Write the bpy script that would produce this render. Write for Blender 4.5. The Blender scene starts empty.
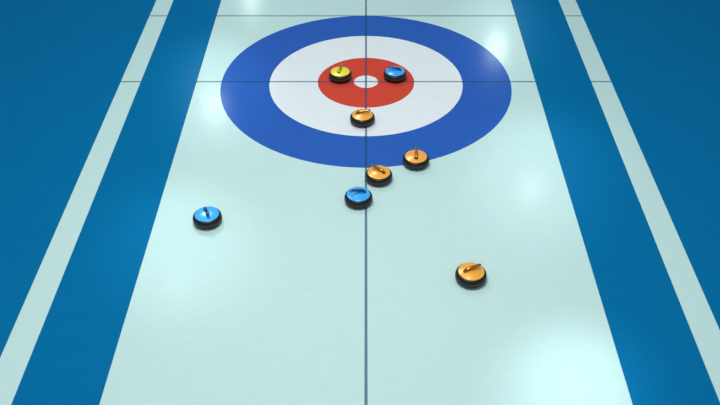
import bpy, bmesh, math
from mathutils import Vector
PI = math.pi
scene = bpy.context.scene
COL = scene.collection

# ------------------------------------------------------------------ camera
PITCH = math.radians(38.95)
CAM_Y, CAM_H = -9.294, 5.53
FPX = 845.0
cd = bpy.data.cameras.new('camera')
cam = bpy.data.objects.new('camera', cd)
COL.objects.link(cam)
cam.location = (0, CAM_Y, CAM_H)
cam.rotation_euler = (PI / 2 - PITCH, 0, 0)
cd.sensor_fit = 'HORIZONTAL'
cd.sensor_width = 36
cd.lens = FPX * 36 / 720
cd.shift_x = -6 / 720
cd.shift_y = 0.95 / 720
cd.clip_end = 200
scene.camera = cam

# ------------------------------------------------------------------ world
w = bpy.data.worlds.new('world')
scene.world = w
w.use_nodes = True
bg = w.node_tree.nodes['Background']
bg.inputs[0].default_value = (0.80, 0.90, 1.0, 1)
bg.inputs[1].default_value = 0.48

# ------------------------------------------------------------------ lights
def aim(o, target):
    d = Vector(target) - o.location
    o.rotation_euler = d.to_track_quat('-Z', 'Y').to_euler()

# strong overhead rink lamp over the playing end, weaker fill light added behind the target
def overhead(loc, target, size, watts):
    ld = bpy.data.lights.new('overhead_key_or_fill', 'AREA')
    ld.shape = 'DISK'
    ld.size = size
    ld.energy = watts
    ld.color = (1.0, 0.98, 0.95)
    lo = bpy.data.objects.new('overhead_key_or_fill', ld)
    COL.objects.link(lo)
    lo.location = loc
    aim(lo, target)
overhead((-0.6, -4.0, 8.6), (-0.2, -4.1, 0), 4.0, 615)
overhead((-2.4, 4.6, 8.6), (-0.1, 4.0, 0), 2.4, 215)  # added fill: brightens the far end and puts highlights on the caps

# ground point seen at a pixel of the 720x405 frame, height z
def ground(px, py, z=0.0):
    u, v = (px - 366) / FPX, (203.45 - py) / FPX
    dy = math.cos(PITCH) + v * math.sin(PITCH)
    dz = -math.sin(PITCH) + v * math.cos(PITCH)
    t = (z - CAM_H) / dz
    return Vector((u * t, CAM_Y + dy * t, z))

# hanging rink spots: each throws a pool on the ice (pool) and is mirrored in
# the ice at (glint); lamp height LH
LH = 6.0
SPOT_K = 1.05
def rink_spot(pool, glint, watts, cone=17):
    P = ground(*pool)
    G = ground(*glint)
    cam0 = Vector((0, CAM_Y, 0))
    L = cam0 + (G - cam0) * (1 + LH / CAM_H)
    L.z = LH
    d = bpy.data.lights.new('rink_spot', 'SPOT')
    d.energy = watts * SPOT_K
    d.spot_size = math.radians(cone)
    d.spot_blend = 1.0
    d.shadow_soft_size = 0.28
    d.color = (0.86, 1.0, 1.0)
    o = bpy.data.objects.new('rink_spot', d)
    COL.objects.link(o)
    o.location = L
    aim(o, P)
for a in [((176, 240), (178, 288), 1000, 13),
          ((543, 165), (531, 190), 1500, 12),
          ((578, 388), (590, 430), 1450, 11.5),
          ((503, 28), (496, 50), 2500, 9),
          ((212, 82), (215, 107), 2500, 10),
          ((252, -22), (251, 2), 1200, 8)]:
    rink_spot(*a)

vs = scene.view_settings
vs.view_transform = 'Standard'
vs.look = 'None'
vs.exposure = -0.22
vs.gamma = 1.0
vs.use_curve_mapping = False

# ------------------------------------------------------------------ materials
def base_mat(name):
    m = bpy.data.materials.new(name)
    m.use_nodes = True
    return m, m.node_tree.nodes, m.node_tree.links, m.node_tree.nodes['Principled BSDF']

def noisy(name, c, rough=0.3, spec=0.5, metal=0.0, scale=(1, 1, 1), nscale=8.0,
          var=0.04, bump=0.0, bdist=0.002, coat=0.0):
    """colour c with a faint procedural mottling and a small bump"""
    m, n, l, b = base_mat(name)
    tc = n.new('ShaderNodeTexCoord')
    mp = n.new('ShaderNodeMapping')
    mp.inputs['Scale'].default_value = scale
    no = n.new('ShaderNodeTexNoise')
    no.inputs['Scale'].default_value = nscale
    no.inputs['Detail'].default_value = 4
    l.new(tc.outputs['Object'], mp.inputs[0])
    l.new(mp.outputs[0], no.inputs['Vector'])
    r = n.new('ShaderNodeValToRGB')
    r.color_ramp.elements[0].position = 0.3
    r.color_ramp.elements[1].position = 0.7
    r.color_ramp.elements[0].color = tuple(x * (1 - var) for x in c) + (1,)
    r.color_ramp.elements[1].color = tuple(min(1, x * (1 + var)) for x in c) + (1,)
    l.new(no.outputs['Fac'], r.inputs[0])
    l.new(r.outputs[0], b.inputs['Base Color'])
    b.inputs['Roughness'].default_value = rough
    b.inputs['Specular IOR Level'].default_value = spec
    b.inputs['Metallic'].default_value = metal
    b.inputs['Coat Weight'].default_value = coat
    b.inputs['Coat Roughness'].default_value = 0.2
    if bump:
        bp = n.new('ShaderNodeBump')
        bp.inputs['Strength'].default_value = bump
        bp.inputs['Distance'].default_value = bdist
        l.new(no.outputs['Fac'], bp.inputs['Height'])
        l.new(bp.outputs[0], b.inputs['Normal'])
    return m

def lin(r, g, b):
    f = lambda v: (v / 255 / 12.92) if v <= 10 else ((v / 255 + 0.055) / 1.055) ** 2.4
    return (f(r), f(g), f(b))

ICE_R = 0.15
SP = 0.0015
M_ICE = noisy('pebbled_ice', lin(188, 220, 217), ICE_R, 0.0025, scale=(1, 3.2, 1), nscale=7, var=0.018, bump=0.12)
M_BAND = noisy('blue_painted_ice', lin(9, 106, 156), ICE_R + .05, SP, scale=(1, 2, 1), nscale=3, var=0.02, bump=0.05)
M_RBLUE = noisy('ring_blue', lin(46, 94, 178), ICE_R, SP, nscale=7, var=0.02, bump=0.08)
M_RWHITE = noisy('ring_white', lin(220, 230, 233), ICE_R, SP, nscale=7, var=0.015, bump=0.08)
M_RRED = noisy('ring_red', lin(202, 73, 57), ICE_R, SP, nscale=7, var=0.03, bump=0.08)

def line_mat():
    m, n, l, b = base_mat('translucent_line_paint')
    b.inputs['Base Color'].default_value = lin(46, 98, 138) + (1,)
    b.inputs['Roughness'].default_value = ICE_R
    b.inputs['Specular IOR Level'].default_value = SP
    b.inputs['Alpha'].default_value = 0.33
    return m
M_LINE = line_mat()

# ------------------------------------------------------------------ helpers
def obj(name, bm, mat, parent=None, smooth=False):
    me = bpy.data.meshes.new(name)
    bmesh.ops.recalc_face_normals(bm, faces=bm.faces)
    bm.to_mesh(me)
    bm.free()
    if smooth:
        for p in me.polygons:
            p.use_smooth = True
    me.materials.append(mat)
    o = bpy.data.objects.new(name, me)
    COL.objects.link(o)
    o.parent = parent
    return o

def box(x0, x1, y0, y1, z0, z1):
    bm = bmesh.new()
    v = [bm.verts.new((x, y, z)) for z in (z0, z1) for y in (y0, y1) for x in (x0, x1)]
    for f in ((0, 2, 3, 1), (4, 5, 7, 6), (0, 1, 5, 4), (2, 6, 7, 3), (0, 4, 6, 2), (1, 3, 7, 5)):
        bm.faces.new([v[i] for i in f])
    return bm

def annulus(r0, r1, z0, z1, n=256):
    bm = bmesh.new()
    prof = [(r1, z0), (r1, z1)] + ([(r0, z1), (r0, z0)] if r0 > 0 else [])
    rings = [[bm.verts.new((r * math.cos(2 * PI * k / n), r * math.sin(2 * PI * k / n), z))
              for k in range(n)] for r, z in prof]
    m = len(rings)
    pairs = [(i, (i + 1) % m) for i in range(m)] if r0 > 0 else [(0, 1)]
    for a, b in pairs:
        for k in range(n):
            bm.faces.new((rings[a][k], rings[a][(k + 1) % n], rings[b][(k + 1) % n], rings[b][k]))
    if r0 == 0:
        bm.faces.new(rings[0][::-1])
        bm.faces.new(rings[1])
    return bm

def lathe(prof, n=96):
    """closed surface of revolution; first and last radius may be 0"""
    bm = bmesh.new()
    rings = []
    for r, z in prof:
        if r < 1e-6:
            rings.append([bm.verts.new((0, 0, z))])
        else:
            rings.append([bm.verts.new((r * math.cos(2 * PI * k / n), r * math.sin(2 * PI * k / n), z))
                          for k in range(n)])
    for a, b in zip(rings, rings[1:]):
        for k in range(n):
            k2 = (k + 1) % n
            if len(a) == 1 and len(b) == 1: continue
            if len(a) == 1: bm.faces.new((a[0], b[k2], b[k]))
            elif len(b) == 1: bm.faces.new((a[k], a[k2], b[0]))
            else: bm.faces.new((a[k], a[k2], b[k2], b[k]))
    return bm

def tag(o, label=None, cat=None, group=None, kind=None):
    if label: o['label'] = label
    if cat: o['category'] = cat
    if group: o['group'] = group
    if kind: o['kind'] = kind
    return o

# ------------------------------------------------------------------ rink
Y0, Y1 = -12.0, 26.0
XS, XI, XO, XE = 2.145, 2.852, 3.107, 16.0   # sheet edge, stripe inner / outer edge, floor end
ice = obj('floor', box(-XE, XE, Y0, Y1, -0.08, 0.0), M_ICE)
tag(ice, 'pale mint white sheet of pebbled curling ice', 'ice', kind='structure')
for s, side in ((-1, 'left'), (1, 'right')):
    a, b = sorted((s * XO, s * XE))
    f = obj('floor_' + side, box(a, b, Y0, Y1, -0.02, 0.003), M_BAND)
    tag(f, 'wide deep blue floor area at the far %s of the rink' % side, 'floor', kind='structure')
for s, side in ((-1, 'left'), (1, 'right')):
    a, b = sorted((s * XS, s * XI))
    f = obj('blue_band', box(a, b, Y0, Y1, -0.02, 0.003), M_BAND)
    tag(f, 'long blue band along the %s edge of the playing ice, inside the narrow white stripe' % side,
        'painted band', 'blue bands beside the playing ice')

# target rings
house = bpy.data.objects.new('target_rings', None)
COL.objects.link(house)
tag(house, 'round curling target of blue, white and red rings painted on the ice', 'target')
FT = 0.3048
tag(obj('outer_ring', annulus(4 * FT, 6 * FT, -0.01, 0.001), M_RBLUE, house), 'wide blue ring')
tag(obj('middle_ring', annulus(2 * FT, 4 * FT, -0.01, 0.001), M_RWHITE, house), 'white ring')
tag(obj('inner_ring', annulus(0.5 * FT, 2 * FT, -0.01, 0.001), M_RRED, house), 'red ring')
tag(obj('button', annulus(0, 0.5 * FT, -0.01, 0.001), M_RWHITE, house), 'small white centre disc')

# thin painted lines
LW = 0.0128
def line(name, x0, x1, y0, y1, label):
    tag(obj(name, box(x0, x1, y0, y1, 0.0012, 0.0016), M_LINE), label, 'painted line')
line('centre_line', -LW, LW, Y0, Y1, 'thin blue line running lengthwise down the middle of the ice')
line('tee_line', -XO, XO, -LW, LW, 'thin blue line crossing the middle of the target rings')
line('back_line', -XO, XO, 6 * FT - LW, 6 * FT + LW, 'thin blue line across the ice touching the far edge of the rings')

# ------------------------------------------------------------------ stones
def plain(name, c, rough, spec=0.5, metal=0.0, coat=0.0):
    return noisy(name, c, rough, spec, metal, nscale=60, var=0.03, coat=coat)
M_GRANITE = noisy('black_granite', (0.009, 0.007, 0.008), 0.4, 0.3, nscale=90, var=0.5)
M_STRIKE = noisy('dull_strike_band', (0.040, 0.033, 0.032), 0.6, 0.35, nscale=120, var=0.35)
COLS = {'orange': (1.0, 0.43, 0.03), 'blue': (0.02, 0.42, 0.95), 'yellow': (1.0, 0.86, 0.02)}
HCOLS = {'orange': (0.42, 0.17, 0.015), 'blue': (0.01, 0.12, 0.34), 'yellow': (0.50, 0.40, 0.01)}
M_CAP = {k: plain('%s_gloss_cap' % k, c, 0.27, 0.7, 0.15, 0.75) for k, c in COLS.items()}
M_HAN = {k: plain('%s_gloss_handle' % k, c, 0.2, 0.6, 0.9, 0.3) for k, c in HCOLS.items()}

def body_profile():
    p = [(0, 0.004), (0.055, 0.004), (0.062, 0.0), (0.072, 0.0), (0.085, 0.004)]
    for k in range(9):                                    # lower shoulder
        a = -PI / 2 + (PI / 2) * k / 8
        p.append((0.103 + 0.042 * math.cos(a), 0.044 + 0.038 * math.sin(a)))
    for k in range(10):                                   # upper shoulder
        a = (PI / 2) * k / 9
        p.append((0.113 + 0.032 * math.cos(a), 0.070 + 0.034 * math.sin(a)))
    p += [(0.09, 0.104), (0, 0.104)]
    return p
def band_profile():
    return [(0.1440, 0.0435), (0.1462, 0.0455), (0.1466, 0.057), (0.1462, 0.0685), (0.1440, 0.0705)]
def cap_profile():
    p = [(0, 0.1035), (0.110, 0.1035), (0.1215, 0.1035)]
    for k in range(7):
        a = (PI / 2) * k / 6
        p.append((0.114 + 0.0080 * math.cos(a), 0.1045 + 0.0075 * math.sin(a)))
    for k in range(1, 12):
        r = 0.114 * (1 - k / 11)
        p.append((r, 0.112 + 0.021 * (1 - (r / 0.114) ** 2)))
    return p

def handle_bm():
    """gooseneck: flared foot, post rising, elbow, tapered grip towards +x"""
    ctl = [(-0.060, 0.117, .027, .024), (-0.059, 0.124, .022, .0205), (-0.056, 0.132, .0185, .018),
           (-0.048, 0.141, .0165, .0165), (-0.036, 0.1475, .0145, .0155), (-0.020, 0.152, .0135, .0148),
           (0.0, 0.155, .0128, .0142), (0.025, 0.158, .0125, .014), (0.05, 0.161, .0122, .0138),
           (0.070, 0.1635, .0120, .0135), (0.085, 0.165, .0112, .0125), (0.0915, 0.1656, .0075, .0085),
           (0.094, 0.1658, .002, .002)]
    bm = bmesh.new()
    n = 20
    rings = []
    for i, (x, z, rv, rh) in enumerate(ctl):
        a = ctl[max(0, i - 1)]
        b = ctl[min(len(ctl) - 1, i + 1)]
        t = Vector((b[0] - a[0], 0, b[1] - a[1])).normalized()
        if i < 2: t = Vector((0, 0, 1))
        nrm = Vector((-t.z, 0, t.x))
        rings.append([bm.verts.new(Vector((x, 0, z)) + nrm * (1.08 * rv * math.cos(2 * PI * k / n))
                                   + Vector((0, 1.15 * rh * math.sin(2 * PI * k / n), 0))) for k in range(n)])
    for a, b in zip(rings, rings[1:]):
        for k in range(n):
            bm.faces.new((a[k], a[(k + 1) % n], b[(k + 1) % n], b[k]))
    bm.faces.new(rings[0]); bm.faces.new(rings[-1])
    return bm

def make_stone(colour):
    t = bpy.data.objects.new('curling_stone', None)
    COL.objects.link(t)
    bd = obj('stone_body', lathe(body_profile()), M_GRANITE, t, True)
    bb = lathe(band_profile())
    tag(obj('striking_band', bb, M_STRIKE, bd, True), 'dull dark grey band around the middle')
    tag(obj('cap', lathe(cap_profile()), M_CAP[colour], t, True), 'glossy %s cap' % colour)
    h = obj('handle', handle_bm(), M_HAN[colour], t, True)
    tag(h, 'shiny %s gooseneck handle' % colour)
    return t
def copy_tree(o, parent=None):
    c = o.copy()
    COL.objects.link(c)
    c.parent = parent
    for ch in list(o.children):
        copy_tree(ch, c)
    return c

# pixel centre of each stone, handle heading (degrees), ground height under it
STONES = [
    ('yellow', 340.2, 75.6, 74, 'yellow topped curling stone on the red ring, left of the centre button'),
    ('blue', 395.0, 75.2, 178, 'blue topped curling stone on the red ring, right of the centre button'),
    ('orange', 362.4, 118.8, 3, 'orange topped curling stone on the white ring just below the red ring'),
    ('orange', 378.8, 176.4, 146, 'orange topped curling stone right beside the centre line, just outside the rings'),
    ('orange', 415.9, 160.6, 88, 'orange topped curling stone straddling the near edge of the blue ring'),
    ('blue', 358.5, 198.4, 190, 'blue topped curling stone on the centre line below the rings'),
    ('blue', 207.4, 218.3, -66, 'blue topped curling stone alone on the ice near the left blue band'),
    ('orange', 470.9, 275.7, 18, 'orange topped curling stone nearest the camera, alone on the right half of the ice'),
]
first = {}
for c, px, py, ang, label in STONES:
    p = ground(px, py - 0.5, 0.057)
    if c in first:
        o = copy_tree(first[c])
    else:
        o = first[c] = make_stone(c)
    r = math.hypot(p.x, p.y)
    on_mark = r < 6 * FT + .1 or abs(p.x) < 0.1
    o.location = (p.x, p.y, 0.0017 if on_mark else 0.0)
    o.rotation_euler = (0, 0, math.radians(ang))
    tag(o, label, 'curling stone', 'curling stones on the ice')
